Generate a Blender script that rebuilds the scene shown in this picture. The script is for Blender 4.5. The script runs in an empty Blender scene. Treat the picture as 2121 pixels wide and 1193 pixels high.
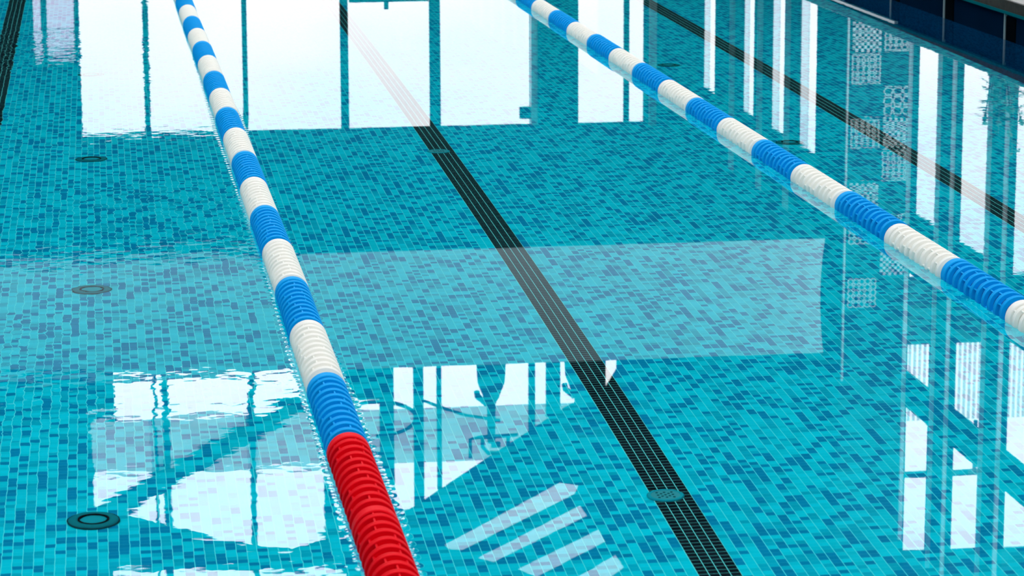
import bpy, bmesh, math, random
from mathutils import Vector, Matrix
from mathutils.geometry import tessellate_polygon

random.seed(7)
S = bpy.context.scene
COL = S.collection
R = math.radians

# ---------------------------------------------------------------- camera
CAM_H = 2.08                      # eye height above the water
PITCH, YAW, ROLL, F_PX = R(11.34046), R(8.17021), R(-0.20072), 5924.75
fw = Vector((math.sin(YAW) * math.cos(PITCH), math.cos(YAW) * math.cos(PITCH), -math.sin(PITCH)))
rt = Vector((math.cos(YAW), -math.sin(YAW), 0.0))
up = rt.cross(fw)
rt2 = math.cos(ROLL) * rt + math.sin(ROLL) * up
up2 = -math.sin(ROLL) * rt + math.cos(ROLL) * up
cd = bpy.data.cameras.new('camera')
cam = bpy.data.objects.new('camera', cd)
COL.objects.link(cam)
cam.matrix_world = Matrix(((rt2.x, up2.x, -fw.x, 0), (rt2.y, up2.y, -fw.y, 0), (rt2.z, up2.z, -fw.z, CAM_H), (0, 0, 0, 1)))
cd.sensor_width = 36.0
cd.lens = F_PX / 2121.0 * 36.0
cd.clip_end = 500
cd.dof.use_dof = True
cd.dof.focus_distance = 11.5
cd.dof.aperture_fstop = 10.0
S.camera = cam

# ---------------------------------------------------------------- sky, exposure
W = bpy.data.worlds.new('overcast_sky')
S.world = W
W.use_nodes = True
nt = W.node_tree
nt.nodes.clear()
wo = nt.nodes.new('ShaderNodeOutputWorld')
bg = nt.nodes.new('ShaderNodeBackground')
tc = nt.nodes.new('ShaderNodeTexCoord')
ns = nt.nodes.new('ShaderNodeTexNoise')
ns.inputs['Scale'].default_value = 9.0
ns.inputs['Detail'].default_value = 5.0
mp = nt.nodes.new('ShaderNodeMapping')
mp.inputs['Scale'].default_value = (1, 1, 2.2)
cr = nt.nodes.new('ShaderNodeValToRGB')
cr.color_ramp.elements[0].position = 0.35
cr.color_ramp.elements[0].color = (0.84, 0.875, 0.93, 1)
cr.color_ramp.elements[1].position = 0.62
cr.color_ramp.elements[1].color = (1.0, 0.965, 0.945, 1)
nt.links.new(tc.outputs['Generated'], mp.inputs['Vector'])
nt.links.new(mp.outputs['Vector'], ns.inputs['Vector'])
nt.links.new(ns.outputs['Fac'], cr.inputs['Fac'])
nt.links.new(cr.outputs['Color'], bg.inputs['Color'])
bg.inputs['Strength'].default_value = 4.6
nt.links.new(bg.outputs['Background'], wo.inputs['Surface'])

S.view_settings.view_transform = 'Standard'
S.view_settings.look = 'None'
S.view_settings.exposure = 0.0
S.view_settings.gamma = 1.0
S.cycles.max_bounces = 14
S.cycles.diffuse_bounces = 6
S.cycles.glossy_bounces = 8
S.cycles.transmission_bounces = 12
S.cycles.transparent_max_bounces = 16
S.cycles.caustics_refractive = True
S.cycles.caustics_reflective = True
S.cycles.blur_glossy = 0.0
S.cycles.sample_clamp_indirect = 12.0

# ---------------------------------------------------------------- layout (metres; X across the lanes, Y along them, water at 0)
DEPTH = 1.669
POOL = (-4.36, 5.80, 2.90, 27.90)
DECK = 0.262
ROPE_L, ROPE_R = 0.655, 3.135
LINE = 1.838
FAR, MEZ, SIDE = 39.0, 29.8, 8.25
TILE_X, TILE_Y = 2.5 / 75, 0.0315
UNIT = 0.7785


# ---------------------------------------------------------------- helpers
class MB:
    def __init__(self):
        self.bm = bmesh.new()

    def box(self, x0, x1, y0, y1, z0, z1):
        v = [self.bm.verts.new(p) for p in ((x0, y0, z0), (x1, y0, z0), (x1, y1, z0), (x0, y1, z0),
                                            (x0, y0, z1), (x1, y0, z1), (x1, y1, z1), (x0, y1, z1))]
        for f in ((3, 2, 1, 0), (4, 5, 6, 7), (0, 1, 5, 4), (1, 2, 6, 5), (2, 3, 7, 6), (3, 0, 4, 7)):
            self.bm.faces.new([v[i] for i in f])
        return self

    def bar(self, a, b, w, h):
        """A square bar from a to b (w across, h tall)."""
        a, b = Vector(a), Vector(b)
        d = (b - a).normalized()
        s = d.cross(Vector((0, 0, 1)))
        if s.length < 1e-4:
            s = Vector((1, 0, 0))
        s.normalize()
        t = s.cross(d)
        v = []
        for p in (a, b):
            for i, j in ((-1, -1), (1, -1), (1, 1), (-1, 1)):
                v.append(self.bm.verts.new(p + s * (i * w / 2) + t * (j * h / 2)))
        for f in ((3, 2, 1, 0), (4, 5, 6, 7), (0, 1, 5, 4), (1, 2, 6, 5), (2, 3, 7, 6), (3, 0, 4, 7)):
            self.bm.faces.new([v[i] for i in f])
        return self

    def lathe(self, prof, axis='Z', at=(0, 0, 0), seg=32, closed=False):
        """prof: (radius, height) pairs turned about an axis."""
        at = Vector(at)
        rings = []
        for r, h in prof:
            ring = []
            for i in range(seg):
                a = 2 * math.pi * i / seg
                c, s = r * math.cos(a), r * math.sin(a)
                p = {'Z': (c, s, h), 'Y': (c, h, s), 'X': (h, c, s)}[axis]
                ring.append(self.bm.verts.new(at + Vector(p)))
            rings.append(ring)
        n = len(rings)
        for k in range(n if closed else n - 1):
            a, b = rings[k], rings[(k + 1) % n]
            for i in range(seg):
                j = (i + 1) % seg
                self.bm.faces.new((a[i], a[j], b[j], b[i]))
        if not closed:
            if prof[0][0] > 1e-5:
                self.bm.faces.new(rings[0][::-1])
            if prof[-1][0] > 1e-5:
                self.bm.faces.new(rings[-1])
        return self

    def tube(self, pts, r, seg=10):
        pts = [Vector(p) for p in pts]
        prev = None
        rings = []
        for i, p in enumerate(pts):
            d = (pts[min(i + 1, len(pts) - 1)] - pts[max(i - 1, 0)]).normalized()
            if prev is None:
                s = d.cross(Vector((0, 0, 1)))
                if s.length < 1e-3:
                    s = d.cross(Vector((1, 0, 0)))
            else:
                s = prev - d * prev.dot(d)
            s.normalize()
            prev = s
            t = d.cross(s)
            rr = r[i] if isinstance(r, (list, tuple)) else r
            rings.append([self.bm.verts.new(p + (s * math.cos(2 * math.pi * k / seg) + t * math.sin(2 * math.pi * k / seg)) * rr)
                          for k in range(seg)])
        for a, b in zip(rings, rings[1:]):
            for k in range(seg):
                j = (k + 1) % seg
                self.bm.faces.new((a[k], a[j], b[j], b[k]))
        self.bm.faces.new(rings[0][::-1])
        self.bm.faces.new(rings[-1])
        return self

    def sheet(self, outer, holes, y0, y1):
        """A wall in the X-Z plane with holes, y0..y1 thick."""
        loops = [[Vector((x, z, 0)) for x, z in lp] for lp in [outer] + list(holes)]
        flat = [p for lp in loops for p in lp]
        tris = tessellate_polygon(loops)
        fv = [self.bm.verts.new((p.x, y0, p.y)) for p in flat]
        bv = [self.bm.verts.new((p.x, y1, p.y)) for p in flat]
        for t in tris:
            try:
                self.bm.faces.new([fv[i] for i in t])
                self.bm.faces.new([bv[i] for i in reversed(t)])
            except ValueError:
                pass
        k = 0
        for lp in loops:
            n = len(lp)
            for i in range(n):
                a, b = k + i, k + (i + 1) % n
                self.bm.faces.new((fv[a], fv[b], bv[b], bv[a]))
            k += n
        return self

    def build(self, name, mat, parent=None, smooth=False, loc=None):
        bm = self.bm
        bmesh.ops.remove_doubles(bm, verts=bm.verts, dist=1e-6)
        bmesh.ops.recalc_face_normals(bm, faces=bm.faces)
        me = bpy.data.meshes.new(name)
        bm.to_mesh(me)
        bm.free()
        if smooth:
            for p in me.polygons:
                p.use_smooth = True
        if mat:
            me.materials.append(mat)
        o = bpy.data.objects.new(name, me)
        COL.objects.link(o)
        if parent:
            o.parent = parent
        if loc:
            o.location = loc
        return o


def tag(o, label, cat, group=None, kind=None):
    o['label'] = label
    o['category'] = cat
    if group:
        o['group'] = group
    if kind:
        o['kind'] = kind
    return o


def struct(o, label=None):
    o['kind'] = 'structure'
    if label:
        o['label'] = label
    return o


def empty(name, loc):
    o = bpy.data.objects.new(name, None)
    o.empty_display_size = 0.1
    o.location = loc
    COL.objects.link(o)
    return o


# ---------------------------------------------------------------- materials
def new_mat(name):
    m = bpy.data.materials.new(name)
    m.use_nodes = True
    m.node_tree.nodes.clear()
    o = m.node_tree.nodes.new('ShaderNodeOutputMaterial')
    return m, m.node_tree, o


def N(t, kind, **kw):
    n = t.nodes.new(kind)
    for k, v in kw.items():
        setattr(n, k, v)
    return n


def math_node(t, op, a, b=None, c=None):
    n = N(t, 'ShaderNodeMath', operation=op)
    for i, v in enumerate((a, b, c)):
        if v is None:
            continue
        if isinstance(v, (int, float)):
            n.inputs[i].default_value = v
        else:
            t.links.new(v, n.inputs[i])
    return n.outputs[0]


def plain(name, col, rough=0.5, metal=0.0, spec=0.5, var=0.06, scale=6.0):
    """A principled surface with a slight procedural unevenness."""
    m, t, o = new_mat(name)
    p = N(t, 'ShaderNodeBsdfPrincipled')
    p.inputs['Roughness'].default_value = rough
    p.inputs['Metallic'].default_value = metal
    p.inputs['Specular IOR Level'].default_value = spec
    g = N(t, 'ShaderNodeNewGeometry')
    n = N(t, 'ShaderNodeTexNoise')
    n.inputs['Scale'].default_value = scale
    n.inputs['Detail'].default_value = 4
    t.links.new(g.outputs['Position'], n.inputs['Vector'])
    hs = N(t, 'ShaderNodeHueSaturation')
    hs.inputs['Color'].default_value = (*col, 1)
    v = math_node(t, 'MULTIPLY_ADD', n.outputs['Fac'], 2 * var, 1 - var)
    t.links.new(v, hs.inputs['Value'])
    t.links.new(hs.outputs['Color'], p.inputs['Base Color'])
    t.links.new(p.outputs['BSDF'], o.inputs['Surface'])
    return m


def plastic(name, col, trans=0.25, rough=0.35):
    """Moulded plastic, slightly translucent."""
    m, t, o = new_mat(name)
    p = N(t, 'ShaderNodeBsdfPrincipled')
    p.inputs['Base Color'].default_value = (*col, 1)
    p.inputs['Roughness'].default_value = rough
    p.inputs['Specular IOR Level'].default_value = 0.05
    g = N(t, 'ShaderNodeNewGeometry')
    n = N(t, 'ShaderNodeTexNoise')
    n.inputs['Scale'].default_value = 40
    t.links.new(g.outputs['Position'], n.inputs['Vector'])
    t.links.new(math_node(t, 'MULTIPLY_ADD', n.outputs['Fac'], 0.2, rough - 0.1), p.inputs['Roughness'])
    tr = N(t, 'ShaderNodeBsdfTranslucent')
    tr.inputs['Color'].default_value = (*col, 1)
    mx = N(t, 'ShaderNodeMixShader')
    mx.inputs[0].default_value = trans
    t.links.new(p.outputs['BSDF'], mx.inputs[1])
    t.links.new(tr.outputs['BSDF'], mx.inputs[2])
    t.links.new(mx.outputs['Shader'], o.inputs['Surface'])
    return m


def pane_mat(name, tint, gloss=0.04):
    """Thin window glass of a given tint."""
    m, t, o = new_mat(name)
    tr = N(t, 'ShaderNodeBsdfTransparent')
    tr.inputs['Color'].default_value = (*tint, 1)
    gl = N(t, 'ShaderNodeBsdfGlossy')
    gl.inputs['Roughness'].default_value = 0.02
    mx = N(t, 'ShaderNodeMixShader')
    mx.inputs[0].default_value = gloss
    t.links.new(tr.outputs['BSDF'], mx.inputs[1])
    t.links.new(gl.outputs['BSDF'], mx.inputs[2])
    t.links.new(mx.outputs['Shader'], o.inputs['Surface'])
    return m


def mosaic(name, light, mid, dark, grout, share_light=0.50, share_mid=0.72, axes=('X', 'Y'), off=LINE, rough=0.25, clump=0.5, cross=0.22):
    """Square glass mosaic: one random tone per tile, pale joints."""
    m, t, o = new_mat(name)
    g = N(t, 'ShaderNodeNewGeometry')
    sp = N(t, 'ShaderNodeSeparateXYZ')
    t.links.new(g.outputs['Position'], sp.inputs[0])
    u = math_node(t, 'DIVIDE', math_node(t, 'SUBTRACT', sp.outputs[axes[0]], off), TILE_X)
    v = math_node(t, 'DIVIDE', sp.outputs[axes[1]], TILE_Y)
    iu, iv = math_node(t, 'FLOOR', u), math_node(t, 'FLOOR', v)
    fu, fv = math_node(t, 'FRACT', u), math_node(t, 'FRACT', v)
    iv2 = math_node(t, 'FLOOR', math_node(t, 'DIVIDE', iv, 2.0))

    def noise(a, b, z):
        c = N(t, 'ShaderNodeCombineXYZ')
        t.links.new(a, c.inputs[0])
        t.links.new(b, c.inputs[1])
        c.inputs[2].default_value = z
        w = N(t, 'ShaderNodeTexWhiteNoise', noise_dimensions='3D')
        t.links.new(c.outputs[0], w.inputs['Vector'])
        return w.outputs['Value']
    w1, w2, w3 = noise(iu, iv, 0.3), noise(iu, iv2, 5.7), noise(iu, iv, 9.1)
    pick = math_node(t, 'LESS_THAN', noise(iu, iv2, 3.3), clump)
    tone = math_node(t, 'ADD', math_node(t, 'MULTIPLY', w2, pick), math_node(t, 'MULTIPLY', w1, math_node(t, 'SUBTRACT', 1.0, pick)))
    r = N(t, 'ShaderNodeValToRGB')
    r.color_ramp.interpolation = 'CONSTANT'
    e = r.color_ramp.elements
    e[0].position, e[0].color = 0.0, (*light, 1)
    e[1].position, e[1].color = share_light, (*mid, 1)
    e.new(share_mid).color = (*dark, 1)
    t.links.new(tone, r.inputs['Fac'])
    hs = N(t, 'ShaderNodeHueSaturation')
    t.links.new(r.outputs['Color'], hs.inputs['Color'])
    t.links.new(math_node(t, 'MULTIPLY_ADD', w3, 0.16, 0.92), hs.inputs['Value'])
    ju = math_node(t, 'MULTIPLY', math_node(t, 'GREATER_THAN', fu, 0.042), math_node(t, 'LESS_THAN', fu, 0.958))
    jv = math_node(t, 'MULTIPLY', math_node(t, 'GREATER_THAN', fv, 0.04), math_node(t, 'LESS_THAN', fv, 0.96))
    tile = math_node(t, 'MULTIPLY', ju, math_node(t, 'MULTIPLY_ADD', jv, cross, 1.0 - cross))
    mx = N(t, 'ShaderNodeMix', data_type='RGBA')
    t.links.new(tile, mx.inputs[0])
    mx.inputs[6].default_value = (*grout, 1)
    t.links.new(hs.outputs['Color'], mx.inputs[7])
    p = N(t, 'ShaderNodeBsdfPrincipled')
    p.inputs['Roughness'].default_value = rough
    p.inputs['Specular IOR Level'].default_value = 0.0
    t.links.new(mx.outputs[2], p.inputs['Base Color'])
    t.links.new(p.outputs['BSDF'], o.inputs['Surface'])
    return m


def water_mat():
    m, t, o = new_mat('pool_water')
    g = N(t, 'ShaderNodeNewGeometry')
    sp = N(t, 'ShaderNodeSeparateXYZ')
    t.links.new(g.outputs['Position'], sp.inputs[0])
    X, Y = sp.outputs['X'], sp.outputs['Y']

    def rng(v, a, b, c, d):
        n = N(t, 'ShaderNodeMapRange', interpolation_type='SMOOTHSTEP')
        t.links.new(v, n.inputs[0])
        for i, q in enumerate((a, b, c, d)):
            n.inputs[i + 1].default_value = q
        return n.outputs[0]

    def noise(scale, stretch, detail, rough=0.5, z=0.0):
        mpn = N(t, 'ShaderNodeMapping')
        mpn.inputs['Scale'].default_value = (scale * stretch[0], scale * stretch[1], 1)
        mpn.inputs['Location'].default_value = (z * 3.1, z * 7.7, z)
        t.links.new(g.outputs['Position'], mpn.inputs['Vector'])
        n = N(t, 'ShaderNodeTexNoise')
        n.inputs['Scale'].default_value = 1.0
        n.inputs['Detail'].default_value = detail
        n.inputs['Roughness'].default_value = rough
        t.links.new(mpn.outputs['Vector'], n.inputs['Vector'])
        return n.outputs['Fac']
    # the lane ropes damp the water: livelier in the left lane, calm between the ropes, a light chop on the right
    left = rng(X, ROPE_L - 0.02, ROPE_L + 0.10, 1.0, 0.0)
    right = rng(X, ROPE_R - 0.10, ROPE_R + 0.04, 0.0, 1.0)
    patch = rng(noise(0.55, (1.0, 0.8), 1.0, z=2.0), 0.42, 0.66, 0.35, 1.5)
    calm_near = rng(Y, 7.9, 9.0, 0.65, 1.05)
    patch = math_node(t, 'MULTIPLY', patch, calm_near)
    amp = math_node(t, 'ADD', math_node(t, 'MULTIPLY', math_node(t, 'MULTIPLY', left, patch), LEFT_AMP),
                    math_node(t, 'ADD', math_node(t, 'MULTIPLY', right, RIGHT_AMP), CALM_AMP))
    chop = math_node(t, 'ADD', noise(8.0, (1.0, 1.0), 1.0), math_node(t, 'MULTIPLY', noise(22.0, (1.0, 1.0), 1.0, z=4.0), 0.28))
    h = math_node(t, 'MULTIPLY', chop, amp)
    # small wavelets that lap against the ribs of the ropes
    wob = noise(5.0, (1.0, 1.0), 1.0, z=9.0)
    lap = math_node(t, 'SINE', math_node(t, 'MULTIPLY_ADD', Y, 2 * math.pi / 0.0705, math_node(t, 'MULTIPLY', wob, 9.0)))
    for x7, slope, a_ in ((0.668, -0.0041, 0.00030), (3.152, -0.0019, 0.00010)):
        rx = math_node(t, 'MULTIPLY_ADD', math_node(t, 'SUBTRACT', Y, 7.0), slope, x7)
        d = math_node(t, 'SUBTRACT', math_node(t, 'ABSOLUTE', math_node(t, 'SUBTRACT', X, rx)), 0.066)
        fall = math_node(t, 'POWER', 2.71828, math_node(t, 'MULTIPLY', math_node(t, 'MULTIPLY', d, d), -7000.0))
        h = math_node(t, 'ADD', h, math_node(t, 'MULTIPLY', math_node(t, 'MULTIPLY', lap, fall), a_))
    bp = N(t, 'ShaderNodeBump')
    bp.inputs['Strength'].default_value = 1.0
    bp.inputs['Distance'].default_value = 1.0
    t.links.new(h, bp.inputs['Height'])
    fr = N(t, 'ShaderNodeFresnel')
    fr.inputs['IOR'].default_value = 1.333
    rf = N(t, 'ShaderNodeBsdfRefraction')
    rf.inputs['IOR'].default_value = 1.333
    rf.inputs['Roughness'].default_value = 0.0
    rf.inputs['Color'].default_value = (0.90, 0.99, 1.0, 1)
    gl = N(t, 'ShaderNodeBsdfGlossy')
    gl.inputs['Roughness'].default_value = 0.0
    gl.inputs['Color'].default_value = (1, 1, 1, 1)
    for n in (fr, rf, gl):
        t.links.new(bp.outputs['Normal'], n.inputs['Normal'])
    mx = N(t, 'ShaderNodeMixShader')
    t.links.new(fr.outputs[0], mx.inputs[0])
    t.links.new(rf.outputs['BSDF'], mx.inputs[1])
    t.links.new(gl.outputs['BSDF'], mx.inputs[2])
    t.links.new(mx.outputs['Shader'], o.inputs['Surface'])
    return m


LEFT_AMP, RIGHT_AMP, CALM_AMP = 0.00062, 0.00009, 0.000012

M = {}
M['tile'] = mosaic('teal_glass_mosaic', (0.0005, 0.69, 0.79), (0.0005, 0.49, 0.62), (0.0005, 0.28, 0.48), (0.10, 0.90, 0.90))
M['tile_side'] = mosaic('teal_wall_mosaic', (0.0005, 0.69, 0.79), (0.0005, 0.49, 0.62), (0.0005, 0.28, 0.48), (0.10, 0.90, 0.90), axes=('Y', 'Z'))
M['tile_end'] = mosaic('teal_end_mosaic', (0.0005, 0.69, 0.79), (0.0005, 0.49, 0.62), (0.0005, 0.28, 0.48), (0.10, 0.90, 0.90), axes=('X', 'Z'))
M['navy_tile'] = mosaic('navy_wall_mosaic', (0.0005, 0.055, 0.13), (0.0005, 0.04, 0.10), (0.0005, 0.03, 0.08), (0.004, 0.09, 0.17), axes=('Y', 'Z'))
M['line'] = mosaic('black_lane_mosaic', (0.010, 0.013, 0.018), (0.010, 0.013, 0.018), (0.006, 0.008, 0.012), (0.20, 0.90, 0.84), cross=0.55)
M['water'] = water_mat()
M['red'] = plastic('red_float_plastic', (0.76, 0.0005, 0.008), 0.06, 0.5)
M['blue'] = plastic('blue_float_plastic', (0.0003, 0.33, 0.76), 0.05, 0.55)
M['white'] = plastic('white_float_plastic', (0.96, 0.945, 0.90), 0.42)
M['cable'] = plain('steel_cable', (0.45, 0.45, 0.45), 0.35, 0.9)
M['drain_dark'] = plain('dark_green_drain', (0.012, 0.075, 0.085), 0.35, spec=0.0)
M['drain_flange'] = plain('teal_green_flange', (0.008, 0.22, 0.24), 0.4, spec=0.0)
M['drain_grate'] = plain('grey_green_grate', (0.05, 0.36, 0.38), 0.4, spec=0.0)
M['drain_teal'] = plain('teal_drain_cover', (0.010, 0.40, 0.45), 0.4, spec=0.0)
M['navy'] = plain('navy_wall_tile', (0.0005, 0.008, 0.022), 0.6, spec=0.0, var=0.15, scale=3)
M['black'] = plain('black_joint_shadow', (0.001, 0.0025, 0.004), 0.6, spec=0.0)
M['joint'] = plain('pale_grey_joint', (0.20, 0.24, 0.25), 0.5, spec=0.1)
M['lip'] = plain('teal_edge_tile', (0.001, 0.085, 0.10), 0.5, spec=0.0)
M['lit_lip'] = plain('pale_lit_lip', (0.85, 0.84, 0.80), 0.25, 0.2)
M['stone'] = plain('dark_brown_granite', (0.028, 0.024, 0.020), 0.6, spec=0.05, var=0.9, scale=22)
M['paving'] = plain('pale_stone_paving', (0.34, 0.33, 0.32), 0.7, spec=0.1, var=0.2, scale=8)
M['frame'] = plain('dark_anodised_frame', (0.006, 0.014, 0.018), 0.5, spec=0.0)
M['dark_wall'] = plain('dark_slate_wall', (0.006, 0.014, 0.018), 0.7, spec=0.0)
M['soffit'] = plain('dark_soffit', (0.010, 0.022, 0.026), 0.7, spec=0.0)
M['parapet'] = plain('white_parapet', (0.27, 0.325, 0.345), 0.7, spec=0.0)
M['pale_post'] = plain('pale_aluminium_post', (0.62, 0.65, 0.67), 0.4)
M['side_post'] = plain('grey_aluminium_post', (0.34, 0.37, 0.39), 0.5, spec=0.0)
M['wall'] = plain('grey_plaster', (0.42, 0.44, 0.45), 0.8)
M['lattice'] = plain('pale_lattice', (0.27, 0.31, 0.32), 0.5, spec=0.0)
M['machine'] = plain('charcoal_machine', (0.012, 0.014, 0.018), 0.4, spec=0.0)
M['leaf'] = plain('green_leaf', (0.02, 0.10, 0.03), 0.45)
M['pot'] = plain('grey_pot', (0.18, 0.17, 0.16), 0.6)
M['soil'] = plain('potting_soil', (0.03, 0.02, 0.012), 0.9)
M['roof_glass'] = pane_mat('tinted_roof_glass', (0.73, 0.74, 0.75))
M['low_glass'] = pane_mat('tinted_lower_glass', (0.66, 0.665, 0.675))
M['pale_glass'] = pane_mat('frosted_lower_glass', (0.50, 0.52, 0.54))
M['clear_glass'] = pane_mat('clear_glass', (0.88, 0.885, 0.89))
M['grey_glass'] = pane_mat('grey_spandrel_glass', (0.50, 0.515, 0.52))
M['slot_glass'] = pane_mat('milky_slot_glass', (0.60, 0.62, 0.63))
M['lilac_glass'] = pane_mat('lilac_milky_glass', (0.46, 0.43, 0.49))

# ================================================================= the pool
x0, x1, y0, y1 = POOL
struct(MB().box(x0 - .3, x1 + .3, y0 - .3, y1 + .3, -DEPTH - .2, -DEPTH).build('floor', M['tile']),
       'pool bottom of teal and blue glass mosaic under the water')
TOP = -0.02
struct(MB().box(x0 - .3, x0, y0 - .3, y1 + .3, -DEPTH, TOP).build('wall_pool_left', M['tile_side']))
struct(MB().box(x1, x1 + .3, y0 - .3, y1 + .3, -DEPTH, TOP).build('wall_pool_right', M['navy_tile']))
struct(MB().box(x0, x1, y0 - .3, y0, -DEPTH, TOP).build('wall_pool_near', M['tile_end']))
struct(MB().box(x0, x1, y1, y1 + .3, -DEPTH, TOP).build('wall_pool_far', M['tile_end']))

w = MB()
vs = [w.bm.verts.new(p) for p in ((x0, y0, 0), (x1, y0, 0), (x1, y1, 0), (x0, y1, 0))]
w.bm.faces.new(vs)
water = w.build('pool_water', M['water'])
tag(water, 'clear still pool water mirroring bright windows', 'water', kind='stuff')

# black lane lines inlaid on the bottom
for nm, dx, lb in (('l', -2.5, 'black mosaic lane line cut by the upper left corner, left of the near lane rope'),
                   ('m', 0.0, 'black mosaic lane line on the pool bottom between the two lane ropes'),
                   ('r', 2.5, 'black mosaic lane line on the pool bottom beyond the right lane rope')):
    c = LINE + dx
    o = MB().box(c - 2 * TILE_X, c + 2 * TILE_X, y0 + 1.2, y1 - 1.2, -DEPTH, -DEPTH + .003).build('lane_line', M['line'])
    tag(o, lb, 'lane line', 'black lane lines on the pool bottom')


# round drain covers
def drain(x, y, r, style, label):
    root = empty('floor_drain', (x, y, -DEPTH + .003))
    tag(root, label, 'drain', 'round drain covers on the pool bottom')
    if style == 'ring':
        MB().lathe([(r * .60, 0), (r, 0), (r, .006), (r * .95, .014), (r * .72, .020), (r * .60, .018)], seg=40, closed=True).build('flange', M['drain_flange'], root, True)
        MB().lathe([(r * .98, 0), (r * 1.03, 0), (r * 1.03, .008), (r * .98, .011)], seg=40, closed=True).build('edge_ring', M['drain_dark'], root)
        MB().lathe([(r * .54, .010), (r * .62, .010), (r * .62, .024), (r * .54, .024)], seg=40, closed=True).build('rim', M['machine'], root)
        MB().lathe([(r * .52, 0), (r * .52, .012), (0, .014)], seg=40).build('cover', M['drain_teal'], root)
    else:
        MB().lathe([(r * .80, 0), (r, 0), (r, .008), (r * .93, .014), (r * .80, .014)], seg=40, closed=True).build('flange', M['drain_teal'], root)
        g = MB().lathe([(r * .82, .002), (r * .82, .011), (0, .012)], seg=40)
        cov = g.build('cover', M['drain_grate'], root)
        h = MB()
        for k in range(-3, 4):
            for j in range(-3, 4):
                if k * k + j * j <= 9 and (k + j) % 2 == 0:
                    h.lathe([(r * .075, .010), (r * .075, .0135), (0, .0136)], at=(k * r * .2, j * r * .2, 0), seg=8)
        h.build('grate_holes', M['drain_dark'], cov)
    return root


for y, lb in ((9.09, 'nearest dark ringed drain cover left of the red floats, low in the frame'),
              (12.29, 'dark ringed drain cover left of the near rope, second from the nearest'),
              (15.53, 'dark ringed drain cover left of the near rope, just under the mirrored window sill'),
              (18.87, 'farthest ringed drain cover left of the near rope, beside the mirrored window edge')):
    drain(-0.075, y, .084, 'ring', lb)
drain(LINE - .02, 9.07, .063, 'grate', 'round perforated drain cover on the middle lane line, lower right of the red floats')
drain(LINE - .02, 15.49, .063, 'grate', 'round perforated drain cover on the middle lane line, just under the mirrored windows')
drain(3.75, 18.71, .075, 'ring', 'small far dark drain cover close behind the right lane rope')
drain(3.79, 15.46, .075, 'ring', 'dark drain cover behind the right lane rope among mirrored window posts')


# ---------------------------------------------------------------- lane ropes
def float_mesh():
    """One hollow wave-breaking float: a collar at the far end, ten rims on a core, staggered ribs. Runs 0..UNIT along Y."""
    mb = MB()
    ro, ri, co = .0635, .048, .039
    seg = 48
    mb.lathe([(co, .004), (co, UNIT - .002), (co - .006, UNIT - .002), (co - .006, .004)], 'Y', seg=32, closed=True)
    e = UNIT - .001
    mb.lathe([(.030, e), (ro - .004, e), (ro, e - .004), (ro, e - .046), (ro - .003, e - .049), (ri, e - .049), (ri, e - .010), (.030, e - .010)], 'Y', seg=seg, closed=True)
    h = .0128
    cs = [UNIT - .050 - .0385 - .0705 * k for k in range(10)]
    for c in cs:
        mb.lathe([(ri, c - h), (ro - .0018, c - h), (ro, c - h * .75), (ro, c - h * .2), (ro - .0022, c - h * .05), (ro - .0022, c + h * .1),
                  (ro, c + h * .25), (ro, c + h * .75), (ro - .0018, c + h), (ri, c + h)], 'Y', seg=seg, closed=True)
    bounds = [UNIT - .050] + cs
    rnd = random.Random(3)
    for k in range(10):
        a, b = bounds[k], cs[k]
        off = rnd.random() * 2 * math.pi
        ya, yb = a - (0 if k == 0 else h) + .002, b + h - .002
        for j in range(5):
            th = off + 2 * math.pi * (j + rnd.uniform(-.2, .2)) / 5
            c, s = math.cos(th), math.sin(th)
            p = lambda r, y: Vector((c * r, y, s * r))
            q = Vector((-s, 0, c)) * .0022
            v = [mb.bm.verts.new(p(r, y) + sg * q) for r in (co - .001, ro - .0050) for y in (ya, yb) for sg in (-1, 1)]
            for f in ((0, 1, 3, 2), (4, 6, 7, 5), (0, 4, 5, 1), (2, 3, 7, 6), (0, 2, 6, 4), (1, 5, 7, 3)):
                mb.bm.faces.new([v[i] for i in f])
    return mb


proto = {}
src = float_mesh().build('float', None, None, False)
base_me = src.data
bpy.data.objects.remove(src)
for c in ('red', 'blue', 'white'):
    me = base_me.copy()
    me.name = c + '_float'
    me.materials.clear()
    me.materials.append(M[c])
    proto[c] = me


def rope(label, xs, units, name='lane_rope'):
    root = empty(name, (0, 0, 0.012))
    tag(root, label, 'lane rope', 'floating lane ropes')
    for y, c in units:
        o = bpy.data.objects.new('float', proto[c])
        COL.objects.link(o)
        o.parent = root
        a, b = xs(y), xs(y + UNIT)
        o.location = (a + random.uniform(-.0025, .0025), y, random.uniform(-.0025, .0025))
        o.rotation_euler = (0, random.uniform(0, 6.28), -math.atan2(b - a, UNIT))
        o['label'] = c + ' ribbed float'
    yy = [y0 + .01 + (y1 - y0 - .02) * i / 60 for i in range(61)]
    MB().tube([(xs(y), y, 0) for y in yy], .005, 8).build('cable', M['cable'], root, True)
    return root


def lerp_tab(tab):
    def f(y):
        if y <= tab[0][0]:
            return tab[0][1]
        for (a, p), (b, q) in zip(tab, tab[1:]):
            if y <= b:
                return p + (q - p) * (y - a) / (b - a)
        return tab[-1][1]
    return f


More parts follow.
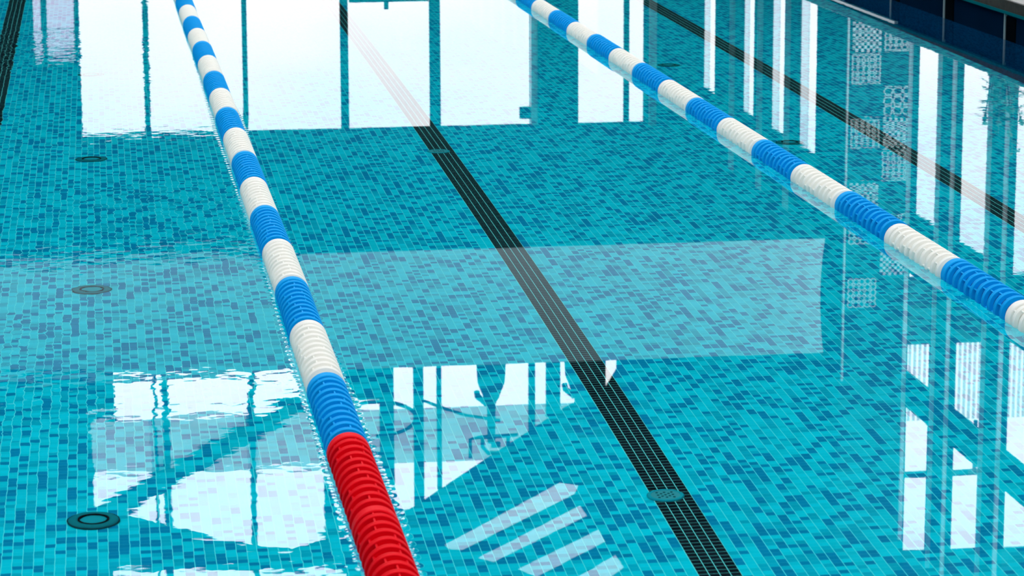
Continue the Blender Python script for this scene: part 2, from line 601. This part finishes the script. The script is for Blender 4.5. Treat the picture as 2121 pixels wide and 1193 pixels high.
LX = lerp_tab([(2.9, .664), (7.0, .666), (8.5, .662), (10.3, .661), (12.5, .652), (14.5, .643), (17.0, .632), (20.5, .612), (23, .600), (28, .59)])
RX = lerp_tab([(2.9, 3.152), (10.0, 3.146), (14.0, 3.136), (20.0, 3.126), (28, 3.12)])
lu = []
for k in range(-3, 18):
    y = 7.905 + UNIT * k
    lu.append((y, 'red' if k < 0 else ('blue' if k % 2 == 0 else 'white')))
rope('blue and white lane rope ending in red floats, nearer one left of the frame centre', LX, lu)
ru = []
for k in range(-2, 16):
    y = 10.185 + UNIT * k
    ru.append((y, 'white' if k % 2 == 0 else 'blue'))
rope('blue and white lane rope without red floats, crossing the upper right', RX, ru)

# ---------------------------------------------------------------- raised edge and deck on the right
E0 = x1
edge = MB()
struct(MB().box(E0 + .02, E0 + .30, y0 - .3, y1 + .3, TOP - .1, .170).build('wall_edge_right', M['navy']), 'dark navy pool edge wall under the stone deck')
struct(MB().box(E0 - .012, E0 + .30, y0 - .3, y1 + .3, .170, .188).build('trim_1', M['lip']), 'teal tile lip under the stone coping')
struct(MB().box(E0 - .004, E0 + .30, y0 - .3, y1 + .3, .188, .256).build('coping_right', M['stone']), 'dark brown granite coping along the right pool edge')
struct(MB().box(E0 + .006, SIDE + .2, y0 - .3, FAR, .256, DECK).build('deck_right', M['paving']), 'pale stone deck beyond the right pool edge')
n = 2
for i in range(18):
    yy = 17.9 + 1.36 * (i - 10)
    if yy > y1 or yy < y0:
        continue
    struct(MB().box(E0 + .004, E0 + .022, yy - .008, yy + .008, -.05, .170).build('trim_%d' % n, M['joint']), 'pale vertical joint on the navy edge wall')
    n += 1
    struct(MB().box(E0 + .012, E0 + .024, yy - .20, yy - .012, -.05, .150).build('trim_%d' % n, M['black']))  # black box stands in for the shadow beside each joint
    n += 1
struct(MB().box(E0 - .010, E0 + .02, 20.45, 23.6, .150, .172).build('trim_%d' % n, M['lit_lip']), 'pale strip standing in for the brightly lit far part of the lip')  # lit stretch of the lip, put in as a pale strip
n += 1
# deck round the other sides
struct(MB().box(-7.5, x0, -4, FAR, TOP, DECK).build('deck_left', M['paving']))
struct(MB().box(x0, x1 + .3, -4, y0, TOP, DECK).build('deck_near', M['paving']))
struct(MB().box(x1 + .3, SIDE + .2, -4, y0 - .3, TOP, DECK).build('deck_near_right', M['paving']))
struct(MB().box(x0, x1, y1, FAR, TOP, DECK).build('deck_far', M['paving']))

# ================================================================= the hall
ROOF = 11.0
struct(MB().box(-7.7, -7.5, -4, FAR, 0, ROOF).build('wall_left', M['wall']))
struct(MB().box(-7.7, SIDE + .2, -4.2, -4, 0, ROOF).build('wall_near', M['wall']))
struct(MB().box(-7.7, SIDE + .2, -4.2, FAR, ROOF, ROOF + .02).build('ceiling', M['roof_glass']), 'unseen tinted glass roof added to light the pool hall')  # out of view; glazed to bring overhead light onto water and ropes
for i in range(12):
    yy = -3.5 + 3.8 * i
    struct(MB().box(-7.6, SIDE + .1, yy - .06, yy + .06, ROOF - .30, ROOF - .01).build('trim_%d' % n, M['pale_post']))
    n += 1

# --- far wall, lower glazing under the gallery
fl = MB()
low_open = [(-.29, .555), (.635, 1.895), (1.965, 3.235), (3.345, 4.465), (4.615, 5.86), (6.515, 7.185), (7.26, 7.465)]
holes = [[(a, .45), (b, .45), (b, 3.515), (a, 3.515)] for a, b in low_open]
holes.append([(-.90, .45), (-.80, .45), (-.80, 2.41), (-.90, 2.41)])
holes.append([(-.72, .45), (-.36, .45), (-.36, 2.41), (-.72, 2.41)])
fl.sheet([(-7.7, 0), (SIDE, 0), (SIDE, 4.1), (-7.7, 4.1)], holes, FAR, FAR + .06)
struct(fl.build('wall_far', M['dark_wall']), 'dark framed window wall at the far end')
for i, (a, b) in enumerate(low_open):
    struct(MB().box(a - .02, b + .02, FAR + .02, FAR + .035, .43, 3.53).build('window_%d' % (i + 1), M['low_glass']))
struct(MB().box(-.92, -.34, FAR + .07, FAR + .09, .4, 2.45).build('door_1', M['lilac_glass']), 'lilac panelled door in the far wall')
MB().box(-.92, -.34, FAR + .060, FAR + .072, 2.08, 2.13).build('rail', M['frame'], bpy.data.objects['door_1'])
struct(MB().box(3.36, 4.45, FAR - .05, FAR, 1.70, 1.77).build('trim_%d' % n, M['frame']), 'push bar across the far glass door')
n += 1
struct(MB().box(3.84, 3.90, FAR - .06, FAR - .01, 1.77, 1.87).build('trim_%d' % n, M['frame']))
n += 1
closer = MB().box(5.71, 5.96, FAR - .10, FAR, 3.26, 3.42).build('door_closer', M['frame'])
tag(closer, 'small dark box fixed beside the far wall column', 'door closer')
struct(MB().box(5.86, 5.95, FAR - .12, FAR - .01, DECK, 3.515).build('trim_%d' % n, M['pale_post']))
n += 1
struct(MB().box(5.96, 6.50, FAR - .25, FAR - .005, DECK, 3.51).build('column_far', M['dark_wall']))
struct(MB().box(7.46, 7.56, FAR - .44, FAR - .41, DECK, 3.51).build('trim_%d' % n, M['joint']))
n += 1
struct(MB().box(7.47, 7.72, FAR - .40, FAR - .005, DECK, 3.51).build('column_corner', M['dark_wall']))

# --- gallery: slab with a dark soffit, white parapet
GX = 7.72
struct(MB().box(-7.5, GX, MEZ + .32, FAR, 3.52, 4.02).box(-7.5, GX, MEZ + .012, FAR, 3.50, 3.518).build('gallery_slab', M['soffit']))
pp = MB()
prof = [(MEZ + .17 * (1 - (2 * i / 12 - 1) ** 2), 3.52 + 1.27 * i / 12) for i in range(13)] + [(MEZ + .32, 4.79), (MEZ + .32, 3.52)]  # hollow curve shaped so the face darkens towards its top
ends = [[pp.bm.verts.new((xx, py, pz)) for py, pz in prof] for xx in (-7.5, GX)]
for i in range(len(prof)):
    j = (i + 1) % len(prof)
    pp.bm.faces.new((ends[0][i], ends[0][j], ends[1][j], ends[1][i]))
pp.bm.faces.new(ends[0])
pp.bm.faces.new(ends[1][::-1])
struct(pp.build('gallery_parapet', M['parapet']), 'white parapet of the gallery above the far windows, coved to shade its upper part')

# --- far wall, upper part: gable window over the gallery
gable = [(.03, 6.3), (7.10, 6.3), (7.10, 7.05), (6.95, 7.30), (6.42, 7.55), (5.17, 8.33), (4.13, 8.99), (2.95, 9.25), (2.41, 9.51), (1.73, 9.40), (.66, 9.08), (.20, 8.86), (-.29, 8.90), (-.29, 7.5), (.03, 7.5)]
strip = [(-.05, 9.70), (3.2, 9.78), (3.2, 10.4), (-.05, 10.3)]
slots = [[(4.61, 9.53), (6.28, 8.68), (6.56, 8.74), (6.50, 8.87), (4.88, 9.63), (4.68, 9.60)],
         [(5.08, 9.75), (6.57, 9.03), (6.68, 9.20), (5.33, 9.83)],
         [(5.66, 9.94), (6.84, 9.40), (6.95, 9.60), (5.95, 10.08)],
         [(6.40, 10.17), (7.09, 9.79), (7.22, 10.0), (6.90, 10.22)]]
struct(MB().sheet([(-7.7, 4.1), (SIDE, 4.1), (SIDE, ROOF), (-7.7, ROOF)], [gable, strip] + slots, FAR, FAR + .06).build('wall_far_upper', M['dark_wall']))
wi = 8
for lp, mt in ((strip, 'clear_glass'), (gable, 'clear_glass'), *[(s, 'slot_glass') for s in slots]):
    struct(MB().sheet(lp, [], FAR + .02, FAR + .03).build('window_%d' % wi, M[mt]))
    wi += 1
for a, b, z0, z1 in ((.555, .60, 6.3, 9.1), (.675, .77, 6.3, 9.2), (1.875, 1.955, 6.3, 9.45), (2.91, 3.10, 6.3, 9.3), (3.71, 3.91, 6.3, 9.1), (4.19, 4.33, 6.3, 8.95),
                     (4.52, 4.585, 6.3, 8.7), (5.83, 5.92, 6.3, 7.95), (6.08, 6.28, 6.3, 7.7), (6.50, 6.93, 6.3, 7.5),
                     (.56, .60, 9.6, 10.4), (.68, .78, 9.6, 10.4), (1.88, 1.96, 9.6, 10.4)):
    struct(MB().box(a, b, FAR - .05, FAR + .03, z0, z1).build('trim_%d' % n, M['frame']))
    n += 1
for a, b in ((.505, .555), (.60, .675), (1.835, 1.875), (1.955, 1.99)):
    struct(MB().box(a, b, FAR - .06, FAR - .03, 7.52, 8.30).build('trim_%d' % n, M['pale_post']))
    n += 1
struct(MB().box(-.29, 6.9, FAR + .035, FAR + .05, 7.52, 8.31).build('window_%d' % wi, M['grey_glass']))
wi += 1
struct(MB().box(3.10, 3.71, FAR - .04, FAR + .01, 6.3, 7.35).build('trim_%d' % n, M['dark_wall']))
n += 1
struct(MB().bar((3.6, FAR - .2, 6.80), (-.55, FAR - .2, 8.99), .10, .26).build('trim_%d' % n, M['frame']), 'sloping brace across the gable window')
n += 1

# --- wing added beyond the side glazing for the far wall's reflection in it
bx0, bx1 = SIDE + .06, 17.0
struct(MB().sheet([(bx0, 5.85), (bx1, 5.85), (bx1, 12), (bx0, 12)], [[(10.9, 6.84), (16.5, 6.84), (16.5, 9.98), (10.9, 9.93)]], FAR, FAR + .06).build('wall_mirror_wing', M['dark_wall']))
struct(MB().box(10.9, 16.5, FAR - .02, FAR + .04, 8.74, 8.82).build('trim_%d' % n, M['frame']))
n += 1
for xx in (11.72, 11.95, 12.38, 12.72):
    struct(MB().box(xx, xx + .05, FAR + .0, FAR + .04, 8.0, 8.75).build('trim_%d' % n, M['frame']))
    n += 1
lv = MB()
for i in range(75):
    xx = 10.95 + .075 * i
    lv.box(xx, xx + .038, FAR + .10, FAR + .12, 6.84, 8.0)
lv = lv.build('louvre_screen', M['pale_post'])
tag(lv, 'pale vertical louvre screen added for the stripes mirrored in the side glazing', 'louvre screen')

# --- side wall on the right: bays of glass between dark piers
def bay_edges():
    out = []
    for k in range(26):
        b = 38.8 - 1.72 * k
        out.append((b - 1.0, b))
    return out


lower = [(37.84, 38.79), (35.5, 36.30), (33.78, 34.70), (32.28, 33.25), (27.30, 28.25), (25.66, 26.72), (24.0, 25.05)]
upper = [(27.46, 28.44), (25.75, 26.74), (24.1, 25.08)]
y = 22.35
while y > -3:
    lower.append((y, y + 1.05))
    upper.append((y + .05, y + 1.05))
    y -= 1.7
holes = [[(a, .45), (b, .45), (b, 3.0), (a, 3.0)] for a, b in lower]
holes += [[(a, 3.62), (b, 3.62), (b, 4.70), (a, 4.70)] for a, b in upper]
holes += [[(a, 5.05), (b, 5.05), (b, 7.2), (a, 7.2)] for a, b in upper]
NICHE = [(28.44, .0), (31.0, .0), (31.0, 7.4), (28.44, 7.4)]
sb = MB()
# built in X-Z, then turned so that it runs along Y
sb.sheet([(-4.0, 0), (28.44, 0), (28.44, ROOF), (-4.0, ROOF)], [h for h in holes if h[0][0] < 28], -.03, .03)
sb.sheet([(31.0, 0), (FAR, 0), (FAR, ROOF), (31.0, ROOF)], [h for h in holes if h[0][0] > 31], -.03, .03)
sb.sheet([(28.44, 7.4), (31.0, 7.4), (31.0, ROOF), (28.44, ROOF)], [], -.03, .03)
for v in sb.bm.verts:
    v.co = Vector((SIDE + v.co.y, v.co.x, v.co.z))
struct(sb.build('wall_right', M['dark_wall']), 'dark side wall of glazed bays')
for a, b in lower:
    m_ = (a + b) / 2 if a > 31 else b
    struct(MB().box(SIDE - .008, SIDE + .008, a, m_, .42, 3.02).build('window_%d' % wi, M['low_glass']))
    wi += 1
    if a > 31:
        struct(MB().box(SIDE - .008, SIDE + .008, m_, b, .42, 3.02).build('window_%d' % wi, M['pale_glass']))
        wi += 1
for a, b in upper:
    struct(MB().box(SIDE - .008, SIDE + .008, a, b, 3.6, 7.22).build('window_%d' % wi, M['clear_glass']))
    wi += 1
for a, b in lower:
    if True:
        for q in ((a - .05, b + .03) if a < 28.3 else (b + .30, b + .42)):
            struct(MB().box(SIDE - .07, SIDE - .031, q, q + .028, DECK, 6.5 if a < 28.3 else 4.4).build('trim_%d' % n, M['side_post' if a < 28.3 else 'joint']))
            n += 1
# the niche with lattice screens
struct(MB().box(SIDE + .03, 9.02, 31.0, 31.1, 0, ROOF).build('wall_niche_back', M['dark_wall']))
struct(MB().box(SIDE - .012, SIDE + .010, 30.96, 31.0, DECK, 5.4).build('trim_%d' % n, M['joint']), 'pale corner post of the niche')
n += 1


def lattice(xc, zc, wd, style, label):
    mb = MB()
    x_, z_ = xc - wd / 2, zc - wd / 2
    yb = 30.98
    if style == 'dots':
        s = wd / 10
        for i in range(10):
            for j in range(10):
                if (i + j) % 2 == 0:
                    mb.box(x_ + i * s + .05 * s, x_ + (i + 1) * s, yb - .02, yb, z_ + j * s + .05 * s, z_ + (j + 1) * s)
    else:
        s = wd / (3 if style == 'hex' else 5)
        for i in range(int(round(wd / s))):
            for j in range(int(round(wd / s))):
                cx_, cz_ = x_ + (i + .5) * s, z_ + (j + .5) * s
                k = 6 if style == 'hex' else 8
                pts = [(cx_ + .5 * s * math.cos(2 * math.pi * q / k), yb - .01, cz_ + .5 * s * math.sin(2 * math.pi * q / k)) for q in range(k)]
                for p, q in zip(pts, pts[1:] + pts[:1]):
                    mb.bar(p, q, .012, .012)
    o = mb.build('lattice_screen', M['lattice'])
    tag(o, label, 'screen', 'pale lattice screens in the niche')


for row, (ca, cb) in enumerate((('dots', 'fine'), ('fine', None), (None, 'hex'), ('fine', 'dots'), (None, 'fine'), ('dots', None), ('fine', 'hex'), (None, 'dots'), ('fine', None))):
    zc = 1.46 + .365 * row
    for cst, xc in ((ca, 8.46), (cb, 8.83)):
        if cst:
            lattice(xc, zc, .33, cst, 'pale %s lattice square, row %s of the niche, %s column' % (
                {'dots': 'chequered', 'fine': 'fine octagon', 'hex': 'hexagon'}[cst], ('one', 'two', 'three', 'four', 'five', 'six', 'seven', 'eight', 'nine')[row], 'left' if xc < 8.6 else 'right'))


# --- exercise machines on the gallery
def machine(x, y, label, arm=True):
    s = 1.0
    z = 4.02
    root = empty('exercise_machine', (x, y, z))
    tag(root, label, 'exercise machine', 'exercise machines on the gallery')
    MB().box(-.30, .30, -.55, .75, 0, .10).build('base', M['machine'], root)
    MB().lathe([(.17 * s, .08), (.17 * s, 1.0), (.155 * s, 1.25), (.09 * s, 1.42), (.05, 1.50), (.045, 1.95)], seg=24).build('tower', M['machine'], root, True)
    cs = MB().tube([(-.10, 0, 1.90), (-.10, 0, 2.00), (-.04, 0, 2.07), (.12, 0, 2.07), (.19, 0, 2.00), (.19, 0, 1.90)], .024)
    cs.box(.0, .10, -.03, .03, 1.95, 2.01)
    cs.build('console', M['machine'], root)
    for q in (-1,):
        MB().tube([(q * .05, 0, 1.50), (q * .16, -.04, 1.40), (q * .17, -.05, 1.34)], .035).build('grip', M['machine'], root, True)
    MB().tube([(-.24, 0, 2.12), (-.24, 0, 1.90), (-.10, 0, 1.88), (.10, 0, 1.88), (.30, 0, 1.87)], .022).build('handlebar', M['machine'], root, True)
    if arm:
        arc = [(-1.30 + .45 * math.sin(a), .05, 1.64 - .20 * math.cos(a)) for a in [-.5 + (math.pi + .5) * i / 14 for i in range(15)]]
        MB().tube(arc, .022).build('arm', M['machine'], root, True)
        MB().tube([(-.85, 0, 1.40), (-.62, 0, 1.50), (-.30, 0, 1.62), (.1, 0, 1.70)], .018).build('link', M['machine'], root, True)
    return root


machine(4.21, 31.0, 'upright cross trainer behind the gallery parapet, left of the pair')
machine(5.24, 31.2, 'upright cross trainer behind the gallery parapet, right of the pair', False)

# --- tall pot plant by the side glazing
pl = empty('potted_plant', (8.0, 24.75, DECK))
tag(pl, 'tall leafy pot plant by the right hand windows, seen mirrored', 'plant')
MB().lathe([(.12, 0), (.17, .36), (.155, .36), (.15, .33), (.02, .33)], seg=24).build('pot', M['pot'], pl, True)
st = MB()
lf = MB()
for k in range(9):
    a = random.uniform(0, 6.28)
    top = Vector((.16 * math.cos(a), .35 * math.sin(a), random.uniform(1.0, 1.6)))
    st.tube([(0, 0, .3), tuple(top * .55 + Vector((0, 0, .1))), tuple(top)], [.012, .008, .004], 6)
    for j in range(16):
        p = Vector((0, 0, .3)).lerp(top, random.uniform(.45, 1.0))
        d = Vector((random.uniform(-.7, .7), random.uniform(-1, 1), random.uniform(-.3, .8))).normalized()
        sd = d.cross(Vector((0, 0, 1))).normalized() * .03
        L = random.uniform(.10, .17)
        v = [lf.bm.verts.new(q) for q in (p, p + d * L * .5 + sd, p + d * L - Vector((0, 0, .02)), p + d * L * .5 - sd)]
        lf.bm.faces.new(v)
st.build('stem', M['soil'], pl, True)
lf.build('foliage', M['leaf'], pl)
